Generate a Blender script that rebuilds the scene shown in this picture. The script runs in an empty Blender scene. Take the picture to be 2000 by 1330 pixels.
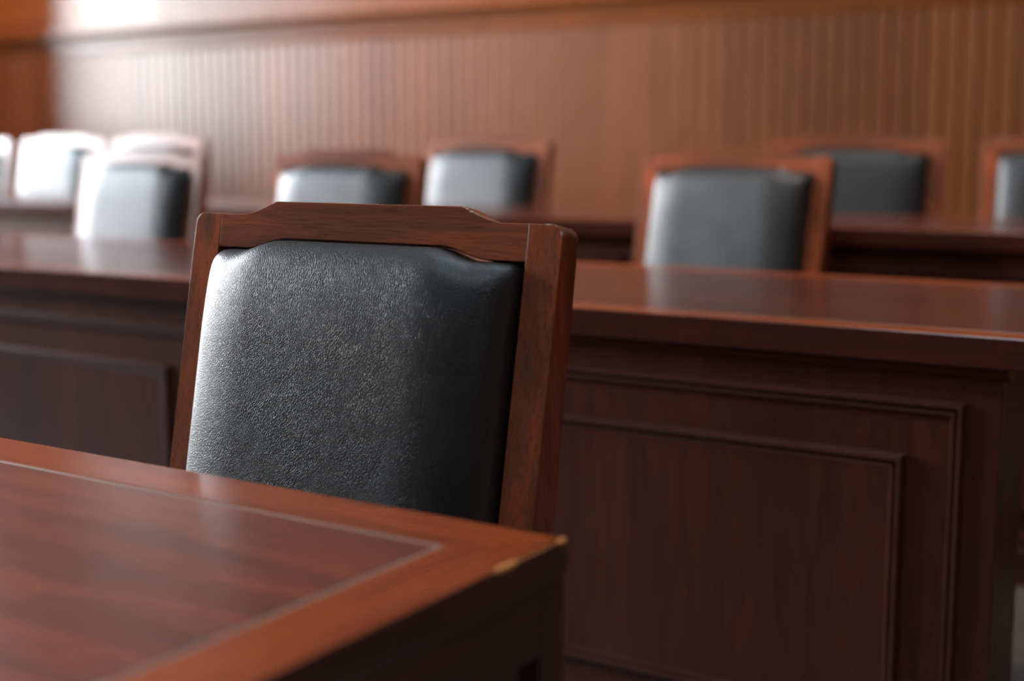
import bpy, bmesh, math
from mathutils import Vector, Matrix
from math import sin, cos, tan, radians, pi, sqrt

scene = bpy.context.scene
col = scene.collection
H = 1.05                      # camera height above the front floor

# ------------------------------------------------------------------ helpers
def obj(name, bm, mats, parent=None, smooth=True, bevel=0.0, seg=2, angle=40, subsurf=0):
    me = bpy.data.meshes.new(name)
    bmesh.ops.recalc_face_normals(bm, faces=bm.faces)
    bm.to_mesh(me); bm.free()
    for m in (mats if isinstance(mats, (list, tuple)) else [mats]):
        me.materials.append(m)
    o = bpy.data.objects.new(name, me)
    col.objects.link(o)
    if parent is not None:
        o.parent = parent
    if bevel:
        md = o.modifiers.new('edge', 'BEVEL')
        md.width = bevel; md.segments = seg; md.limit_method = 'ANGLE'
        md.angle_limit = radians(angle); md.harden_normals = True
    if subsurf:
        md = o.modifiers.new('sub', 'SUBSURF'); md.levels = subsurf; md.render_levels = subsurf
    if smooth:
        for p in me.polygons: p.use_smooth = True
        if not bevel and not subsurf:
            me.set_sharp_from_angle(angle=radians(35))
    return o

def add_box(bm, x0, x1, y0, y1, z0, z1, mat=0):
    v = [bm.verts.new(p) for p in ((x0,y0,z0),(x1,y0,z0),(x1,y1,z0),(x0,y1,z0),
                                   (x0,y0,z1),(x1,y0,z1),(x1,y1,z1),(x0,y1,z1))]
    for q in ((0,3,2,1),(4,5,6,7),(0,1,5,4),(1,2,6,5),(2,3,7,6),(3,0,4,7)):
        f = bm.faces.new([v[i] for i in q]); f.material_index = mat

def box(*a, mat=0):
    bm = bmesh.new(); add_box(bm, *a, mat=mat); return bm

def add_loft(bm, rings, closed=True, cap=True, mat=0):
    """rings: lists of points with equal count -> skin between them"""
    vr = [[bm.verts.new(p) for p in r] for r in rings]
    n = len(vr[0])
    for a, b in zip(vr, vr[1:]):
        for i in range(n if closed else n - 1):
            j = (i + 1) % n
            f = bm.faces.new((a[i], a[j], b[j], b[i])); f.material_index = mat
    if cap:
        bm.faces.new(vr[0][::-1]).material_index = mat
        bm.faces.new(vr[-1]).material_index = mat

def add_prism_x(bm, prof, x0, x1, mat=0):
    """profile in (y,z) swept along x"""
    add_loft(bm, [[(x0, y, z) for y, z in prof], [(x1, y, z) for y, z in prof]], mat=mat)

def empty(name, loc, label, cat, group=None, scale=1.0, rz=0.0):
    o = bpy.data.objects.new(name, None)
    col.objects.link(o)
    o.empty_display_size = .1
    o.location = loc; o.scale = (scale,) * 3; o.rotation_euler = (0, 0, rz)
    o['label'] = label; o['category'] = cat
    if group: o['group'] = group
    return o

def structure(o):
    o['kind'] = 'structure'; return o

# ------------------------------------------------------------------ materials
def srgb(r, g, b, k=1.0):
    f = lambda c: k*(c/12.92 if c <= .04045 else ((c + .055)/1.055)**2.4)
    return (f(r/255), f(g/255), f(b/255), 1)

class NT:
    def __init__(s, name):
        s.m = bpy.data.materials.new(name); s.m.use_nodes = True
        s.t = s.m.node_tree; s.n = s.t.nodes; s.l = s.t.links
        s.b = s.n['Principled BSDF']
    def new(s, typ, **kw):
        nd = s.n.new(typ)
        for k, v in kw.items(): setattr(nd, k, v)
        return nd
    def link(s, a, b): s.l.new(a, b)
    def mapping(s, scale, coord='Object', loc=(0,0,0)):
        tc = s.new('ShaderNodeTexCoord'); mp = s.new('ShaderNodeMapping')
        mp.inputs['Scale'].default_value = scale; mp.inputs['Location'].default_value = loc
        s.link(tc.outputs[coord], mp.inputs['Vector']); return mp.outputs['Vector']
    def noise(s, vec, scale, detail=4, rough=.5, dist=0.0):
        nd = s.new('ShaderNodeTexNoise')
        nd.inputs['Scale'].default_value = scale; nd.inputs['Detail'].default_value = detail
        nd.inputs['Roughness'].default_value = rough; nd.inputs['Distortion'].default_value = dist
        s.link(vec, nd.inputs['Vector']); return nd.outputs['Fac']
    def ramp(s, fac, stops):
        nd = s.new('ShaderNodeValToRGB'); e = nd.color_ramp.elements
        while len(e) < len(stops): e.new(.5)
        for el, (p, c) in zip(e, stops):
            el.position = p; el.color = c if len(c) == 4 else (*c, 1)
        s.link(fac, nd.inputs['Fac']); return nd.outputs['Color']
    def math(s, op, a, b=None, clamp=False):
        nd = s.new('ShaderNodeMath', operation=op); nd.use_clamp = clamp
        for i, v in enumerate((a, b)):
            if v is None: continue
            if isinstance(v, (int, float)): nd.inputs[i].default_value = v
            else: s.link(v, nd.inputs[i])
        return nd.outputs[0]
    def mix(s, fac, a, b, mode='MIX'):
        nd = s.new('ShaderNodeMix', data_type='RGBA', blend_type=mode)
        for i, v in ((0, fac), (6, a), (7, b)):
            if isinstance(v, (int, float)): nd.inputs[i].default_value = v
            elif isinstance(v, tuple): nd.inputs[i].default_value = v
            else: s.link(v, nd.inputs[i])
        return nd.outputs[2]

def wood(name, dark, mid, light, axis='x', rough=.28, spec=.5, streak=9, pore=1.0, bump=.05,
         wear=None, coat=0.0, wcol=None, pf=230):
    """varnished wood: broad streaks, fine pores along one axis; optional worn spots [(point, radius)]"""
    t = NT(name)
    def sc(a, b): return {'x': (a,b,b), 'y': (b,a,b), 'z': (b,b,a)}[axis]
    v1 = t.mapping(sc(streak*.055, streak)); v2 = t.mapping(sc(pf*.06, pf)); v3 = t.mapping(sc(4.5, 42), loc=(.3,.7,.1))
    broad = t.noise(v1, 1.0, 5, .55, .6)
    fine = t.noise(v2, 1.0, 3, .6, .1)
    medium = t.noise(v3, 1.0, 4, .6, .8)
    c1 = t.ramp(broad, [(.30, dark), (.52, mid), (.72, light)])
    c2 = t.ramp(medium, [(.34, dark), (.66, light)])
    c = t.mix(.36, c1, c2)
    pr = t.ramp(fine, [(.36, (0,0,0)), (.50, (1,1,1))])
    pm = t.math('MULTIPLY_ADD', pr, .55*pore); t.n[pm.node.name].inputs[2].default_value = 1 - .55*pore
    cc = t.new('ShaderNodeMix', data_type='RGBA', blend_type='MULTIPLY')
    cc.inputs[0].default_value = 1
    t.link(c, cc.inputs[6]); t.link(pm, cc.inputs[7])
    c = cc.outputs[2]
    rsock = None
    if wear:
        tc = t.new('ShaderNodeTexCoord')
        jn = t.new('ShaderNodeTexNoise'); jn.inputs['Scale'].default_value = 140; jn.inputs['Detail'].default_value = 3
        t.link(tc.outputs['Object'], jn.inputs['Vector'])
        acc = None
        for p, r in wear:
            d = t.new('ShaderNodeVectorMath', operation='SUBTRACT')
            t.link(tc.outputs['Object'], d.inputs[0]); d.inputs[1].default_value = p
            rr = r if isinstance(r, tuple) else (r, r, r)
            dv = t.new('ShaderNodeVectorMath', operation='DIVIDE')
            t.link(d.outputs[0], dv.inputs[0]); dv.inputs[1].default_value = rr
            ln = t.new('ShaderNodeVectorMath', operation='LENGTH'); t.link(dv.outputs[0], ln.inputs[0])
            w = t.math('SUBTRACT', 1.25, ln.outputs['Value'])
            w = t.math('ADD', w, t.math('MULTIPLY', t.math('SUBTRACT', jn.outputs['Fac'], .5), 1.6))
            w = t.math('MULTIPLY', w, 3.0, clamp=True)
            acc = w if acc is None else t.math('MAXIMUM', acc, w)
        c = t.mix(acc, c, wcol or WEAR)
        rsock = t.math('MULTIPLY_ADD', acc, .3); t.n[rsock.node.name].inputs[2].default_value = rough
    t.link(c, t.b.inputs['Base Color'])
    if rsock is not None: t.link(rsock, t.b.inputs['Roughness'])
    else: t.b.inputs['Roughness'].default_value = rough
    t.b.inputs['Specular IOR Level'].default_value = spec
    t.b.inputs['Coat Weight'].default_value = coat
    t.b.inputs['Coat Roughness'].default_value = .12
    if bump:
        bp = t.new('ShaderNodeBump'); bp.inputs['Strength'].default_value = bump
        bp.inputs['Distance'].default_value = .001
        t.link(fine, bp.inputs['Height']); t.link(bp.outputs[0], t.b.inputs['Normal'])
    return t.m

def plain(name, colr, rough=.5, spec=.5):
    t = NT(name)
    v = t.mapping((1,1,1)); nz = t.noise(v, 24, 5)
    d = tuple(x*.86 for x in colr[:3]) + (1,)
    t.link(t.ramp(nz, [(.3, d), (.7, colr)]), t.b.inputs['Base Color'])
    t.b.inputs['Roughness'].default_value = rough
    t.b.inputs['Specular IOR Level'].default_value = spec
    return t.m

KW = .42
WEAR = srgb(184, 124, 56, .95)
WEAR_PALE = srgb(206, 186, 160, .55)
CH = tuple(srgb(*c, .80) for c in ((88, 55, 42), (134, 76, 50), (190, 90, 48)))     # chair frame tones
DK = tuple(srgb(*c, .56) for c in ((72, 36, 26), (95, 45, 32), (113, 54, 36)))      # desk mahogany
BR = tuple(srgb(*c, .66) for c in ((118, 48, 22), (154, 66, 28), (190, 90, 38)))     # orange border strips
PN = tuple(srgb(*c, .80) for c in ((66, 36, 28), (104, 52, 36), (160, 68, 42)))        # table panel, streaky
WL = tuple(srgb(*c, .38) for c in ((124, 62, 24), (154, 84, 32), (176, 98, 38)))      # wall slats

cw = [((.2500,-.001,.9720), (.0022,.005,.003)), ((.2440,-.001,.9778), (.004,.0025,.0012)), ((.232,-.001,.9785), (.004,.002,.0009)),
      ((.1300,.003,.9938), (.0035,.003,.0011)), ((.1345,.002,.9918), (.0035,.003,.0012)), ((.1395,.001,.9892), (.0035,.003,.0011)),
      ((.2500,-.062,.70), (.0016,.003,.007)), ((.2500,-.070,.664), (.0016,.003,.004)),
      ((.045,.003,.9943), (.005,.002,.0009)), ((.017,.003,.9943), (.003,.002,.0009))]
M_post = wood('varnished_post_wood', *CH, axis='z', rough=.22, streak=26, pf=520, pore=.6, bump=.03)
M_rail = wood('varnished_rail_wood', *CH, axis='x', rough=.22, streak=26, pf=520, pore=.6, bump=.03)
M_post_worn = wood('worn_post_wood', *CH, axis='z', rough=.22, streak=26, pf=520, pore=.6, bump=.03, wear=cw, wcol=WEAR_PALE)
M_rail_worn = wood('worn_rail_wood', *CH, axis='x', rough=.22, streak=26, pf=520, pore=.6, bump=.03, wear=cw, wcol=WEAR_PALE)
M_desk_x = wood('mahogany_long_grain', *DK, axis='x', rough=.22, streak=8, pore=.5)
M_desk_y = wood('mahogany_cross_grain', *DK, axis='y', rough=.22, streak=8, pore=.5)
M_mould_x = wood('mahogany_moulding_long', *DK, axis='x', rough=.40, streak=8, pore=.5)
M_mould_z = wood('mahogany_moulding_upright', *DK, axis='z', rough=.40, streak=8, pore=.5)
M_desk_z = wood('mahogany_upright_grain', *DK, axis='z', rough=.32, spec=.34, streak=8, pore=.5)
M_bord_x = wood('border_wood_long', *BR, axis='x', rough=.24, streak=10, pore=.4)
M_bord_y = wood('border_wood_cross', *BR, axis='y', rough=.24, streak=10, pore=.4)
tw = [((0,-.004,.75), (.004,.010,.004)), ((0,-.085,.75), (.004,.016,.004)), ((0,-.045,.75), (.0012,.04,.0012))]
M_tab_x = wood('table_border_wood_long', *BR, axis='x', rough=.24, spec=.42, streak=16, pore=.4, wear=tw)
M_tab_y = wood('table_border_wood_cross', *BR, axis='y', rough=.24, spec=.42, streak=16, pore=.4, wear=tw)
M_tab_leg = wood('table_leg_wood', *DK, axis='z', rough=.30, spec=.7, streak=8, pore=.5)
M_tab_side = wood('table_edge_wood', *DK, axis='y', rough=.28, spec=.7, streak=10, pore=.4, wear=tw)
M_tab_panel = wood('table_panel_veneer', *PN, axis='x', rough=.27, spec=.42, streak=13, pore=.5)
M_wall = wood('wall_slat_wood', *WL, axis='z', rough=.32, spec=.62, streak=5, pore=.5)
M_wallx = wood('wall_rail_wood', *WL, axis='x', rough=.26, streak=5, pore=.5)
M_inlay = plain('dusty_inlay', srgb(150, 134, 118, .5), .6)
M_plaster = plain('cream_plaster', srgb(206, 200, 192), .8)
M_ceil = plain('pale_ceiling_paint', srgb(150, 150, 150), .85)
M_floor = plain('pale_grey_floor', srgb(104, 102, 102), .5)
M_carpet = plain('grey_carpet', srgb(84, 76, 70), .95, .2)
M_trimw = plain('painted_window_wood', srgb(210, 204, 194), .4)
M_black = plain('black_backing_cloth', srgb(26, 25, 25), .8, .3)

def leather(name):
    t = NT(name)
    v = t.mapping((1, 1, 1))
    warp = t.new('ShaderNodeTexNoise'); warp.inputs['Scale'].default_value = 55; warp.inputs['Detail'].default_value = 3
    t.link(v, warp.inputs['Vector'])
    add = t.new('ShaderNodeVectorMath', operation='MULTIPLY_ADD')
    t.link(warp.outputs['Color'], add.inputs[0]); add.inputs[1].default_value = (.005,)*3
    t.link(v, add.inputs[2])
    hs = []
    # stretched cells: fine creases running across the hide in two directions
    for rot, sx, sz, sc, off in ((.75, 1.0, .72, 420, 0), (-.35, .75, 1.0, 470, 3.1)):
        mp = t.new('ShaderNodeMapping'); mp.inputs['Rotation'].default_value = (0, rot, 0)
        mp.inputs['Scale'].default_value = (sx, .5, sz); mp.inputs['Location'].default_value = (off, off, 0)
        t.link(add.outputs[0], mp.inputs['Vector'])
        vo = t.new('ShaderNodeTexVoronoi', feature='DISTANCE_TO_EDGE'); vo.inputs['Scale'].default_value = sc
        t.link(mp.outputs[0], vo.inputs['Vector'])
        mr = t.new('ShaderNodeMapRange', interpolation_type='SMOOTHSTEP'); mr.inputs['From Max'].default_value = .13
        t.link(vo.outputs['Distance'], mr.inputs['Value'])
        hs.append(mr.outputs[0])
    sel = t.noise(v, 16, 3)
    selr = t.math('MULTIPLY', t.math('SUBTRACT', sel, .42), 6.0, clamp=True)
    h = t.mix(selr, hs[0], hs[1])
    big = t.noise(v, 38, 2)
    h2 = t.math('ADD', h, t.math('MULTIPLY', big, .35))
    bp = t.new('ShaderNodeBump'); bp.inputs['Strength'].default_value = .34
    bp.inputs['Distance'].default_value = .00055
    t.link(h2, bp.inputs['Height']); t.link(bp.outputs[0], t.b.inputs['Normal'])
    t.link(t.ramp(h, [(0, srgb(12,12,13)), (1, srgb(22,23,24))]), t.b.inputs['Base Color'])
    t.b.inputs['Roughness'].default_value = .45
    t.b.inputs['Specular IOR Level'].default_value = .42
    return t.m
M_leather = leather('black_leather')

# ------------------------------------------------------------------ chair
A = radians(11); ZT = .975                   # recline; height of the shoulder of the back frame
def bp_(s, t, off):                           # point in the back plane: across, up, behind
    return (s, t*sin(A) + off*cos(A), ZT + t*cos(A) - off*sin(A))

def sstep(a, b, x):
    u = min(1, max(0, (x - a)/(b - a))); return u*u*(3 - 2*u)

def outer_t(s):
    s = abs(s)
    if s <= .1285: return .0194
    if s >= .178: return .0040
    u = (s - .1285)/(.178 - .1285)
    return .0040 + .0154*(1 - u)**1.75*(1 + .35*u)
def inner_t(s):
    s = abs(s)
    return -.0223 - .0124*sstep(.106, .166, s)

def make_post_bm(sg):
    bm = bmesh.new(); rings = []
    R = .013
    ts = [.004 - R*(1 - sin(radians(q))) for q in (90, 75, 60, 45, 30, 15, 0)]
    pts = []
    for k, q in enumerate((90, 75, 60, 45, 30, 15, 0)):
        pts.append((.25 - R + R*cos(radians(q)), .004 - R + R*sin(radians(q))))
    for q in (-.03, -.08, -.15, -.22, -.30, -.38, -.46, -.54): pts.append((.25, q))
    for so, t in pts:
        d = .0315 + .0105*min(1, max(0, -t/.29))
        a, b = .2105, so
        rings.append([bp_(sg*a, t, 0), bp_(sg*b, t, 0), bp_(sg*b, t, d), bp_(sg*a, t, d)])
    # rear leg sweeping back to the floor
    y0 = rings[-1][0][1]; z0 = rings[-1][0][2]
    for k in range(1, 7):
        u = k/6; z = z0*(1 - u) if k < 6 else 0.0
        y = y0 + .085*u*u - .01*u; d = .042 - .008*u
        rings.append([(sg*.2105, y, z), (sg*.25, y, z), (sg*.25, y + d, z), (sg*.2105, y + d, z)])
    add_loft(bm, rings)
    return bm

def make_rail_bm(dep=.029, off=.0003):
    bm = bmesh.new()
    ss = sorted(set([round(-.2105 + .421*i/84, 5) for i in range(85)] + [-.1285, .1285]))
    rings = [[bp_(s, outer_t(s), off), bp_(s, inner_t(s), off), bp_(s, inner_t(s), off + dep), bp_(s, outer_t(s), off + dep)] for s in ss]
    add_loft(bm, rings)
    return bm

CB = -.455                                    # lower end of the cushion in the back plane
def make_cushion_bm():
    bm = bmesh.new()
    NU, NV = 72, 84; W = .2085; Hc = .053; BK = .020
    def prof(d, r, p=2.2):
        u = max(0, min(1, d/r)); return (1 - (1 - u)**p)**(1/p)
    # spacing denser towards the borders
    def sp(i, n): x = -cos(pi*i/n); return .55*x + .45*(2*i/n - 1)
    front = []
    for j in range(NV + 1):
        row = []
        vv = (sp(j, NV) + 1)/2
        for i in range(NU + 1):
            uu = sp(i, NU)
            top0 = inner_t(W*uu) - .0015
            t = CB + (top0 - CB)*vv
            # rounded corners in plan
            s = W*uu
            dc = top0 - t
            rc = .016
            if dc < rc: s *= 1 - (rc - sqrt(max(0, rc*rc - (rc - dc)**2)))/W
            ds = W - abs(W*uu); dt = top0 - t; db = t - CB
            h = Hc*(.30*prof(ds, .030, 2.2) + .70*prof(ds, .100, 2.05))*(.60*prof(dt, .034, 2.2) + .40*prof(dt, .11, 2.0))*prof(db, .07)
            h *= 1 - .05*uu*uu
            row.append(bm.verts.new(bp_(s, t, .004 - h)))
        front.append(row)
    back = [[bm.verts.new(Vector(v.co) + Vector((0, 0, 0))) for v in r] for r in (front[0], front[-1])]
    for j in range(NV):
        for i in range(NU):
            bm.faces.new((front[j][i], front[j][i+1], front[j+1][i+1], front[j+1][i]))
    for v in back[0] + back[1]: bm.verts.remove(v)
    # border skirt running back into the frame
    loop = [front[0][i] for i in range(NU + 1)] + [front[j][NU] for j in range(1, NV + 1)] + \
           [front[NV][i] for i in range(NU - 1, -1, -1)] + [front[j][0] for j in range(NV - 1, 0, -1)]
    nb = Vector((0, cos(A), -sin(A)))*BK
    rear = [bm.verts.new(v.co + nb) for v in loop]
    n = len(loop)
    for k in range(n):
        bm.faces.new((loop[k], loop[(k+1) % n], rear[(k+1) % n], rear[k]))
    bm.faces.new(rear)
    return bm

def make_seat_cushion_bm():
    bm = bmesh.new(); N = 28
    x0, x1, y0, y1, z = .225, .215, -.545, -.125, .425
    g = []
    for j in range(N + 1):
        v = j/N; row = []
        for i in range(N + 1):
            u = 2*i/N - 1
            hw = x0 + (x1 - x0)*v
            ex = max(0, 1 - abs(u)**5); ey = max(0, 1 - abs(2*v - 1)**5)
            row.append(bm.verts.new((hw*u, y0 + (y1 - y0)*v, z + .055*(ex*ey)**.5)))
        g.append(row)
    for j in range(N):
        for i in range(N): bm.faces.new((g[j][i], g[j][i+1], g[j+1][i+1], g[j+1][i]))
    lo = [g[0][i] for i in range(N+1)] + [g[j][N] for j in range(1, N+1)] + [g[N][i] for i in range(N-1, -1, -1)] + [g[j][0] for j in range(N-1, 0, -1)]
    rr = [bm.verts.new((p.co.x, p.co.y, p.co.z - .012)) for p in lo]; n = len(lo)
    for k in range(n): bm.faces.new((lo[k], lo[(k+1) % n], rr[(k+1) % n], rr[k]))
    bm.faces.new(rr)
    return bm

def make_chair(loc, label, group, mp, mr):
    r = empty('courtroom_chair', loc, label, 'chair', group)
    obj('post', make_post_bm(-1), mp, r, bevel=.0018, seg=3, angle=40)
    obj('post', make_post_bm(1), mp, r, bevel=.0016, seg=3, angle=40)
    obj('top_rail', make_rail_bm(), mr, r, bevel=.0014, seg=3, angle=55)
    obj('back_cushion', make_cushion_bm(), M_leather, r)
    bm = bmesh.new()
    rings = []
    for t in (-.500, -.460):
        rings.append([bp_(-.2105, t, .002), bp_(.2105, t, .002), bp_(.2105, t, .03), bp_(-.2105, t, .03)])
    add_loft(bm, rings); obj('lower_rail', bm, mr, r, bevel=.0014)
    bm = bmesh.new()
    rings = [[bp_(-.2105, t, .024), bp_(.2105, t, .024), bp_(.2105, t, .029), bp_(-.2105, t, .029)] for t in (-.46, -.034)]
    add_loft(bm, rings); obj('back_board', bm, M_black, r)
    obj('seat', make_seat_cushion_bm(), M_leather, r)
    bm = bmesh.new()
    add_box(bm, -.19, .19, -.545, -.520, .355, .415)
    add_box(bm, -.19, .19, -.130, -.108, .355, .415)
    add_box(bm, -.243, -.219, -.52, -.11, .355, .415); add_box(bm, .219, .243, -.52, -.11, .355, .415)
    obj('seat_frame', bm, mr, r, bevel=.002)
    for sg in (-1, 1):
        bm = bmesh.new(); rings = []
        for z, w in ((0, .014), (.2, .018), (.35, .021), (.415, .021)):
            cx, cy = sg*.222, -.523
            rings.append([(cx - w, cy - w, z), (cx + w, cy - w, z), (cx + w, cy + w, z), (cx - w, cy + w, z)])
        add_loft(bm, rings); obj('front_leg', bm, mp, r, bevel=.002)
    for sg in (-1, 1):
        obj('stretcher', box(sg*.222 - .009, sg*.222 + .009, -.51, -.10, .16, .19), mr, r, bevel=.002)
    return r

def dup(root, loc, label, group, scale=1.0, rz=0.0):
    c = root.copy(); col.objects.link(c)
    c.location = loc; c.scale = (scale,)*3; c.rotation_euler = (0, 0, rz); c['label'] = label
    if group: c['group'] = group
    elif 'group' in c: del c['group']
    for ch in list(root.children):
        d = ch.copy(); d.parent = c; col.objects.link(d)
        for sl in d.material_slots:            # the far chairs show no wear
            sl.link = 'OBJECT'
            sl.material = {M_post_worn: M_post, M_rail_worn: M_rail}.get(sl.material or d.data.materials[0], d.data.materials[0])
    return c

DZ = .055                                     # the dais under the rear two rows
main_chair = make_chair((-.931, 1.145, 0), 'nearest and largest chair, black leather back in a brown wooden frame, at the near table', None, M_post_worn, M_rail_worn)
G2 = 'chairs behind the middle long desk'; G3 = 'chairs behind the rear desk'
dup(main_chair, (-3.112, 2.80, DZ), 'leather chair in pale glare at the left end of the middle desk', G2, 1.005)
dup(main_chair, (-2.335, 2.80, DZ), 'chair just behind the big chair, its leather back peeping over the raised top rail', G2, 1.005)
dup(main_chair, (-1.339, 3.05, DZ), 'chair with orange wooden top rail behind the middle desk, right of the big chair', G2, 1.005, radians(-5))
dup(main_chair, (-5.490, 3.94, DZ), 'white-gleaming chair cut off by the left picture edge, at the rear desk', G3, 1.07)
dup(main_chair, (-4.865, 3.94, DZ), 'white-gleaming chair at the rear desk, whole one nearest the left picture edge', G3, 1.07)
dup(main_chair, (-4.285, 3.94, DZ), 'white-gleaming rear chair half hidden behind the pale chair of the middle desk', G3, 1.07)
dup(main_chair, (-2.645, 3.92, DZ), 'black leather chair standing alone at the centre of the rear desk', G3, 1.05, radians(-2))
dup(main_chair, (-1.352, 3.94, DZ), 'dark chair at the rear desk, partly hidden by the orange-railed chair', G3, 1.05, radians(6))
dup(main_chair, (-.712, 3.94, DZ), 'dark chair cut off by the right picture edge, at the rear desk', G3, 1.05, radians(6))

# ------------------------------------------------------------------ desks
def worktop(parent, x0, x1, y0, y1, z, th, bw, mx, my, mp, ms, ox=0, oy=0, oz=0, edge=.003):
    """framed top: mitred border, pale inlay line, inner panel. ox.. = local origin"""
    X0, X1, Y0, Y1, Z = x0-ox, x1-ox, y0-oy, y1-oy, z-oz
    bm = bmesh.new()
    o = [(X0,Y0),(X1,Y0),(X1,Y1),(X0,Y1)]; i = [(X0+bw,Y0+bw),(X1-bw,Y0+bw),(X1-bw,Y1-bw),(X0+bw,Y1-bw)]
    vt = [[bm.verts.new((p[0],p[1],zz)) for p in o] for zz in (Z, Z-th)]
    vi = [[bm.verts.new((p[0],p[1],zz)) for p in i] for zz in (Z, Z-th)]
    for k in range(4):
        j = (k+1) % 4; mi = 0 if k in (0, 2) else 1
        for q in ((vt[0][k],vt[0][j],vi[0][j],vi[0][k]), (vt[1][j],vt[1][k],vi[1][k],vi[1][j]),
                  (vt[1][k],vt[1][j],vt[0][j],vt[0][k]), (vi[0][k],vi[0][j],vi[1][j],vi[1][k])):
            bm.faces.new(q).material_index = mi
        for f in bm.faces:
            if f.material_index == mi and all(v in vt[0] + vt[1] for v in f.verts): f.material_index = 2
    obj('border', bm, [mx, my, ms], parent, bevel=edge, seg=3)
    g = .0035
    bm = bmesh.new()
    a = (X0+bw, X1-bw, Y0+bw, Y1-bw)
    add_box(bm, a[0], a[1], a[2], a[2]+g, Z-.006, Z-.0006); add_box(bm, a[0], a[1], a[3]-g, a[3], Z-.006, Z-.0006)
    add_box(bm, a[0], a[0]+g, a[2]+g, a[3]-g, Z-.006, Z-.0006); add_box(bm, a[1]-g, a[1], a[2]+g, a[3]-g, Z-.006, Z-.0006)
    obj('inlay_line', bm, M_inlay, parent)
    obj('top_panel', box(a[0]+g, a[1]-g, a[2]+g, a[3]-g, Z-th, Z), mp, parent, bevel=.001)

def mould_frame(parent, name, x0, x1, z0, z1, y, w, prof, mx, mz):
    """mitred moulding frame on a face looking to -y; prof = [(inset 0..1, projection)]"""
    bm = bmesh.new()
    rings = []
    for u, pr in prof:
        d = u*w
        rings.append([(x0+d, y-pr, z0+d), (x1-d, y-pr, z0+d), (x1-d, y-pr, z1-d), (x0+d, y-pr, z1-d)])
    vr = [[bm.verts.new(p) for p in r] for r in rings]
    for a, b in zip(vr, vr[1:]):
        for k in range(4):
            j = (k+1) % 4
            bm.faces.new((a[k], a[j], b[j], b[k])).material_index = 0 if k in (0, 2) else 1
    return obj(name, bm, [mx, mz], parent)

def fbox(bm, x0, x1, y0, y1, z0, z1): add_box(bm, x0, x1, y0, y1, z0, z1)

OUT_P = [(0, 0), (.06, .006), (.18, .010), (.36, .010), (.46, .003), (.56, .003), (.64, .007), (.84, .007), (1, -.004)]
IN_P = [(0, -.004), (.08, .008), (.22, .013), (.42, .013), (.52, .005), (.64, .004), (.72, .008), (.86, .007), (1, -.002)]

def long_desk(label, x0, x1, yf, yb, ztop, zfloor, panels, body_r, mids, group=None):
    r = empty('courtroom_desk', ((x0+x1)/2, yf, zfloor), label, 'desk', group)
    ox, oy, oz = (x0+x1)/2, yf, zfloor
    L = lambda x: x - ox
    zt = ztop - oz
    worktop(r, x0, x1, yf, yb, ztop, .042, .062, M_bord_x, M_bord_y, M_desk_x, M_desk_x, ox, oy, oz)
    # body front, set back under the top
    yfr = .030
    bm = bmesh.new()
    add_prism_x(bm, [(.012, zt-.042), (.012, zt-.050), (.022, zt-.058), (yfr, zt-.062), (yfr+.02, zt-.062), (yfr+.02, zt-.042)], L(x0+.03), L(body_r+.01))
    obj('bed_moulding', bm, M_desk_x, r)
    # framing: boards between outer mouldings
    bm = bmesh.new()
    add_box(bm, L(x0+.04), L(body_r), yfr, yfr+.03, 0, zt-.042)
    obj('front_board', bm, M_desk_z, r, bevel=.002)
    for a in (body_r-.02, x0+.04):
        obj('corner_return', box(L(a), L(a+.02), yfr+.03, yfr+.14, 0, zt-.042), M_desk_z, r, bevel=.002)
    for px0, px1 in panels:
        f = mould_frame(r, 'outer_moulding', L(px0), L(px1), .10, zt-.095, yfr, .022, OUT_P, M_mould_x, M_mould_z)
        p = obj('raised_panel', box(L(px0+.085), L(px1-.085), yfr-.006, yfr+.004, .185, zt-.180), M_desk_z, r, bevel=.001)
        mould_frame(p, 'panel_moulding', L(px0+.078), L(px1-.078), .178, zt-.173, yfr, .024, IN_P, M_mould_x, M_mould_z)
    for lx in [x0+.05, body_r-.075] + mids:
        obj('leg', box(L(lx), L(lx+.07), yb-yf-.09, yb-yf-.02, 0, zt-.042), M_desk_z, r, bevel=.003)
    obj('base_board', box(L(x0+.03), L(body_r+.006), yfr-.010, yfr, 0, .09), M_desk_x, r, bevel=.003)
    bm = box(L(x0+.12), L(body_r-.075), yb-yf-.06, yb-yf-.04, zt-.12, zt-.042)
    obj('back_rail', bm, M_desk_x, r, bevel=.002)
    return r

long_desk('long mahogany desk with raised panels, right behind the big near chair', -4.73, -.29, 1.81, 2.57, H-.24, DZ,
          [(-1.80, -.463), (-3.242, -1.905), (-4.684, -3.347)], -.417, [-3.75, -1.92], 'long panelled desks')
long_desk('rear long desk before the slatted wall, mostly hidden behind the middle chairs', -6.90, -.10, 3.16, 3.80, H-.180, DZ,
          [(-1.62, -.25), (-3.09, -1.72), (-4.56, -3.19), (-6.03, -4.66)], -.15, [-5.95, -3.55, -2.05], 'long panelled desks')

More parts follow.
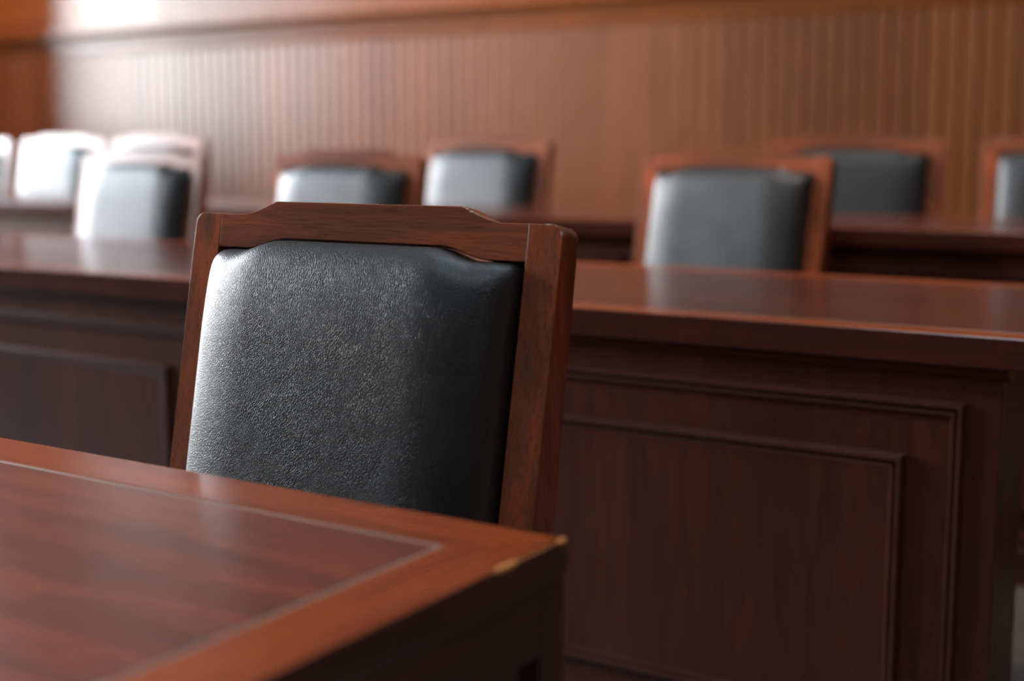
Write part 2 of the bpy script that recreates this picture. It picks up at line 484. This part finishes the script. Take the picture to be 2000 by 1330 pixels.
# near table: origin at its right rear corner on the floor
tx, ty = -.5247, .8926
tab = empty('courtroom_table', (tx, ty, 0), 'near wooden table with orange border around a streaky dark panel, worn corner', 'table')
worktop(tab, tx-1.55, tx, ty-.70, ty, .75, .028, .0705, M_tab_x, M_tab_y, M_tab_panel, M_tab_side, tx, ty, 0, edge=.0022)
for nm, b, m in (('side_apron', (-.026, -.003, -.66, -.035, .664, .722), M_tab_side), ('side_apron', (-1.547, -1.524, -.66, -.035, .664, .722), M_tab_side),
                 ('rear_apron', (-1.51, -.035, -.026, -.003, .664, .722), M_desk_x), ('front_apron', (-1.51, -.035, -.697, -.674, .664, .722), M_desk_x)):
    obj(nm, box(*b), m, tab, bevel=.0015)
for lx in (-.037, -1.548):
    for ly in (-.037, -.698):
        obj('leg', box(lx, lx+.035, ly, ly+.035, 0, .722), M_tab_leg, tab, bevel=.002)
for lx in (-.018, -1.545):
    obj('end_panel', box(lx, lx+.012, -.640, -.062, .12, .664), M_tab_leg, tab, bevel=.0015)
obj('modesty_panel', box(-1.50, -.05, -.66, -.648, .20, .664), M_desk_x, tab, bevel=.0015)

# ------------------------------------------------------------------ room
XL, XR, YF, YB, ZC = -8.2, 3.2, -6.5, 5.6, 5.0
structure(obj('floor', box(XL-.2, XR+.2, YF-.2, YB+.2, -.15, 0), M_floor))
structure(obj('floor_dais', box(XL, XR, 1.74, YB, 0, DZ), M_carpet, bevel=.004))
structure(obj('ceiling', box(XL-.2, XR+.2, YF-.2, YB+.2, ZC, ZC+.15), M_ceil))
structure(obj('wall_right', box(XR, XR+.2, YF-.2, YB+.2, 0, ZC), M_wall))
structure(obj('wall_front', box(XL-.2, XR, YF-.2, YF, 0, ZC), M_plaster))
# rear wall: slatted dado, rail and moulding, smooth boards above
structure(obj('wall_back', box(XL-.2, XR, YB+.03, YB+.2, 0, ZC), M_wall))
bm = bmesh.new()
P = .072; x = XL + .01; zt = 1.622
while x < XR - P:
    prof = [(x, YB+.012), (x+.007, YB+.012), (x+.007, YB+.0012), (x+.008, YB), (x+.064, YB), (x+.065, YB+.0012), (x+.065, YB+.012), (x+.072, YB+.012)]
    a = [bm.verts.new((px, py, .12)) for px, py in prof]; b = [bm.verts.new((px, py, zt)) for px, py in prof]
    for k in range(len(prof)-1): bm.faces.new((a[k], a[k+1], b[k+1], b[k]))
    x += P
structure(obj('wall_back_slats', bm, M_wall))
bm = bmesh.new()
add_prism_x(bm, [(YB+.03, zt), (YB-.004, zt), (YB-.006, zt+.004), (YB-.006, zt+.062), (YB-.012, zt+.068), (YB-.022, zt+.076), (YB-.022, zt+.086),
                 (YB-.030, zt+.092), (YB-.042, zt+.108), (YB-.046, zt+.118), (YB-.046, zt+.134), (YB-.040, zt+.140), (YB+.03, zt+.142)], XL, XR)
structure(obj('trim_1', bm, M_wallx))
bm = bmesh.new()
xx = XL + .01
for wdt in (1.93, .30, 1.93, .30, 1.93, .30, 1.93, .30, 1.93):
    x1 = min(xx + wdt, XR)
    if x1 > xx: add_box(bm, xx, x1 - .004, YB - (.004 if wdt < 1 else 0), YB+.03, zt+.142, ZC)
    xx = x1
structure(obj('wall_back_boards', bm, M_wallx, bevel=.002))
structure(obj('baseboard_back', box(XL, XR, YB-.008, YB+.03, DZ, .17), M_wallx, bevel=.003))

# left wall with tall windows, piers between
wins = [(2.45, 4.55, 1.10, 3.75), (.55, 2.35, 1.10, 3.75), (-1.25, .40, 2.00, 3.50)]   # the last one is a high one
bm = bmesh.new()
cuts = sorted([(a, b, z0, z1) for a, b, z0, z1 in wins]); y = YF-.2
for a, b, z0, z1 in cuts:
    add_box(bm, XL-.2, XL, y, a, 0, ZC)
    add_box(bm, XL-.2, XL, a, b, 0, z0); add_box(bm, XL-.2, XL, a, b, z1, ZC)
    y = b
add_box(bm, XL-.2, XL, y, YB+.2, 0, ZC)
structure(obj('wall_left', bm, M_wall))
tg = NT('window_glass')
tr = tg.new('ShaderNodeBsdfTransparent'); gl = tg.new('ShaderNodeBsdfGlossy'); gl.inputs['Roughness'].default_value = .02
fr = tg.new('ShaderNodeFresnel'); ms = tg.new('ShaderNodeMixShader')
tg.link(fr.outputs[0], ms.inputs[0]); tg.link(tr.outputs[0], ms.inputs[1]); tg.link(gl.outputs[0], ms.inputs[2])
tg.link(ms.outputs[0], tg.n['Material Output'].inputs['Surface'])
def window(k, w, z0, z1, mw):
    """window in its own frame: x across, y outward, z up; mw places it"""
    f = .05; h = w/2
    bm = bmesh.new()
    add_box(bm, -h, -h+f, .05, .12, z0, z1); add_box(bm, h-f, h, .05, .12, z0, z1)
    add_box(bm, -h+f, h-f, .05, .12, z0, z0+f); add_box(bm, -h+f, h-f, .05, .12, z1-f, z1)
    add_box(bm, -.02, .02, .06, .11, z0+f, z1-f)
    add_box(bm, -h+f, -.02, .06, .11, z1-1.05, z1-1.01); add_box(bm, .02, h-f, .06, .11, z1-1.05, z1-1.01)
    bm.transform(mw)
    o = structure(obj('window_%d' % k, bm, M_trimw, bevel=.003))
    pb = box(-h+f, h-f, .082, .088, z0+f, z1-f); pb.transform(mw)
    obj('window_pane', pb, tg.m, o)
    ld = bpy.data.lights.new('window_daylight_portal', 'AREA')
    ld.shape = 'RECTANGLE'; ld.size = w; ld.size_y = z1-z0
    ld.cycles.is_portal = True
    lo = bpy.data.objects.new('daylight_portal', ld); col.objects.link(lo)
    # the portal looks inwards (-y of the window's frame)
    lo.matrix_world = mw @ Matrix.Translation((0, .16, (z0+z1)/2)) @ Matrix.Rotation(radians(-90), 4, 'X')
for k, (a, b, z0, z1) in enumerate(wins):
    window(k+1, b-a, z0, z1, Matrix.Translation((XL, (a+b)/2, 0)) @ Matrix.Rotation(radians(90), 4, 'Z'))

# warm recessed ceiling lamps (over the rear rows)
te = NT('lamp_glow'); te.b.inputs['Emission Color'].default_value = (1, .74, .46, 1); te.b.inputs['Emission Strength'].default_value = 12
for lx, ly, pw, aim, ang, lb in ((-3.4, 2.3, 1500, (-4.0, 5.5, 1.5), 44, 'round recessed ceiling lamp with a warm glow, towards the slatted wall'),
                             (-1.25, 2.0, 330, (-1.2, 3.0, 1.0), 34, 'round recessed ceiling lamp with a warm glow, over the middle desk'),
                             (-6.9, 3.7, 1700, (-7.7, 5.6, 1.8), 60, 'round recessed ceiling lamp with a warm glow, in the far left corner')):
    r = empty('ceiling_lamp', (lx, ly, ZC), lb, 'ceiling lamp')
    bm = bmesh.new()
    add_loft(bm, [[(a*cos(k*pi/16), a*sin(k*pi/16), z) for k in range(32)] for a, z in ((.10, 0), (.10, -.012), (.085, -.016), (.075, -.006))], cap=False)
    obj('lamp_rim', bm, M_trimw, r)
    bm = bmesh.new(); bmesh.ops.create_circle(bm, cap_ends=True, segments=32, radius=.076); bm.transform(Matrix.Translation((0, 0, -.004)))
    obj('lamp_lens', bm, te.m, r)
    ld = bpy.data.lights.new('warm_spot', 'SPOT'); ld.energy = pw; ld.color = (1, .70, .42); ld.spot_size = radians(ang); ld.spot_blend = 1.0
    ld.shadow_soft_size = .08
    lo = bpy.data.objects.new('warm_spot', ld); col.objects.link(lo); lo.location = (lx, ly, ZC-.03)
    lo.rotation_euler = (Vector(aim) - Vector(lo.location)).to_track_quat('-Z', 'Y').to_euler()

# cool square ceiling lights above the seats
tp = NT('cool_diffuser'); tp.b.inputs['Emission Color'].default_value = (.72, .88, 1, 1); tp.b.inputs['Emission Strength'].default_value = 17
for lx, ly, lb in ((-1.0, -.9, 'square cool ceiling light before the near table'), (-1.3, 2.9, 'square cool ceiling light above the middle chairs')):
    r = empty('ceiling_light', (lx, ly, ZC), lb, 'ceiling light')
    bm = bmesh.new()
    for q in ((-.62, .62, -.62, -.59), (-.62, .62, .59, .62), (-.62, -.59, -.59, .59), (.59, .62, -.59, .59)): add_box(bm, *q, -.03, 0)
    obj('frame', bm, M_trimw, r)
    obj('diffuser', box(-.59, .59, -.59, .59, -.02, -.005), tp.m, r)

# ------------------------------------------------------------------ daylight
w = bpy.data.worlds.new('overcast_sky'); scene.world = w; w.use_nodes = True
nt = w.node_tree; bg = nt.nodes['Background']
tc = nt.nodes.new('ShaderNodeTexCoord'); sp = nt.nodes.new('ShaderNodeSeparateXYZ'); rp = nt.nodes.new('ShaderNodeValToRGB')
nt.links.new(tc.outputs['Generated'], sp.inputs[0]); nt.links.new(sp.outputs['Z'], rp.inputs['Fac'])
e = rp.color_ramp.elements
e[0].position = 0.0; e[0].color = (.62, .66, .70, 1)
e[1].position = .55; e[1].color = (.60, .80, 1.0, 1)
e.new(.12).color = (1.0, .99, .97, 1)
nt.links.new(rp.outputs[0], bg.inputs['Color']); bg.inputs['Strength'].default_value = 58.0

# ------------------------------------------------------------------ camera
cd = bpy.data.cameras.new('camera'); cam = bpy.data.objects.new('camera', cd); col.objects.link(cam)
cd.sensor_width = 36; cd.sensor_fit = 'HORIZONTAL'; cd.lens = 47.826
cam.location = (0, 0, H); cam.rotation_euler = (radians(90 - 7.9277), 0, radians(32.8928))
cd.clip_start = .05
cd.dof.use_dof = True; cd.dof.focus_distance = 1.47; cd.dof.aperture_fstop = 2.0
cd.dof.aperture_blades = 9
scene.camera = cam

scene.view_settings.view_transform = 'Standard'
scene.view_settings.look = 'None'
scene.view_settings.gamma = 1.0
scene.view_settings.use_curve_mapping = False
scene.view_settings.exposure = 0.27
scene.cycles.use_denoising = True
scene.cycles.max_bounces = 10
scene.cycles.diffuse_bounces = 5
scene.cycles.transparent_max_bounces = 12
scene.cycles.sample_clamp_indirect = 8
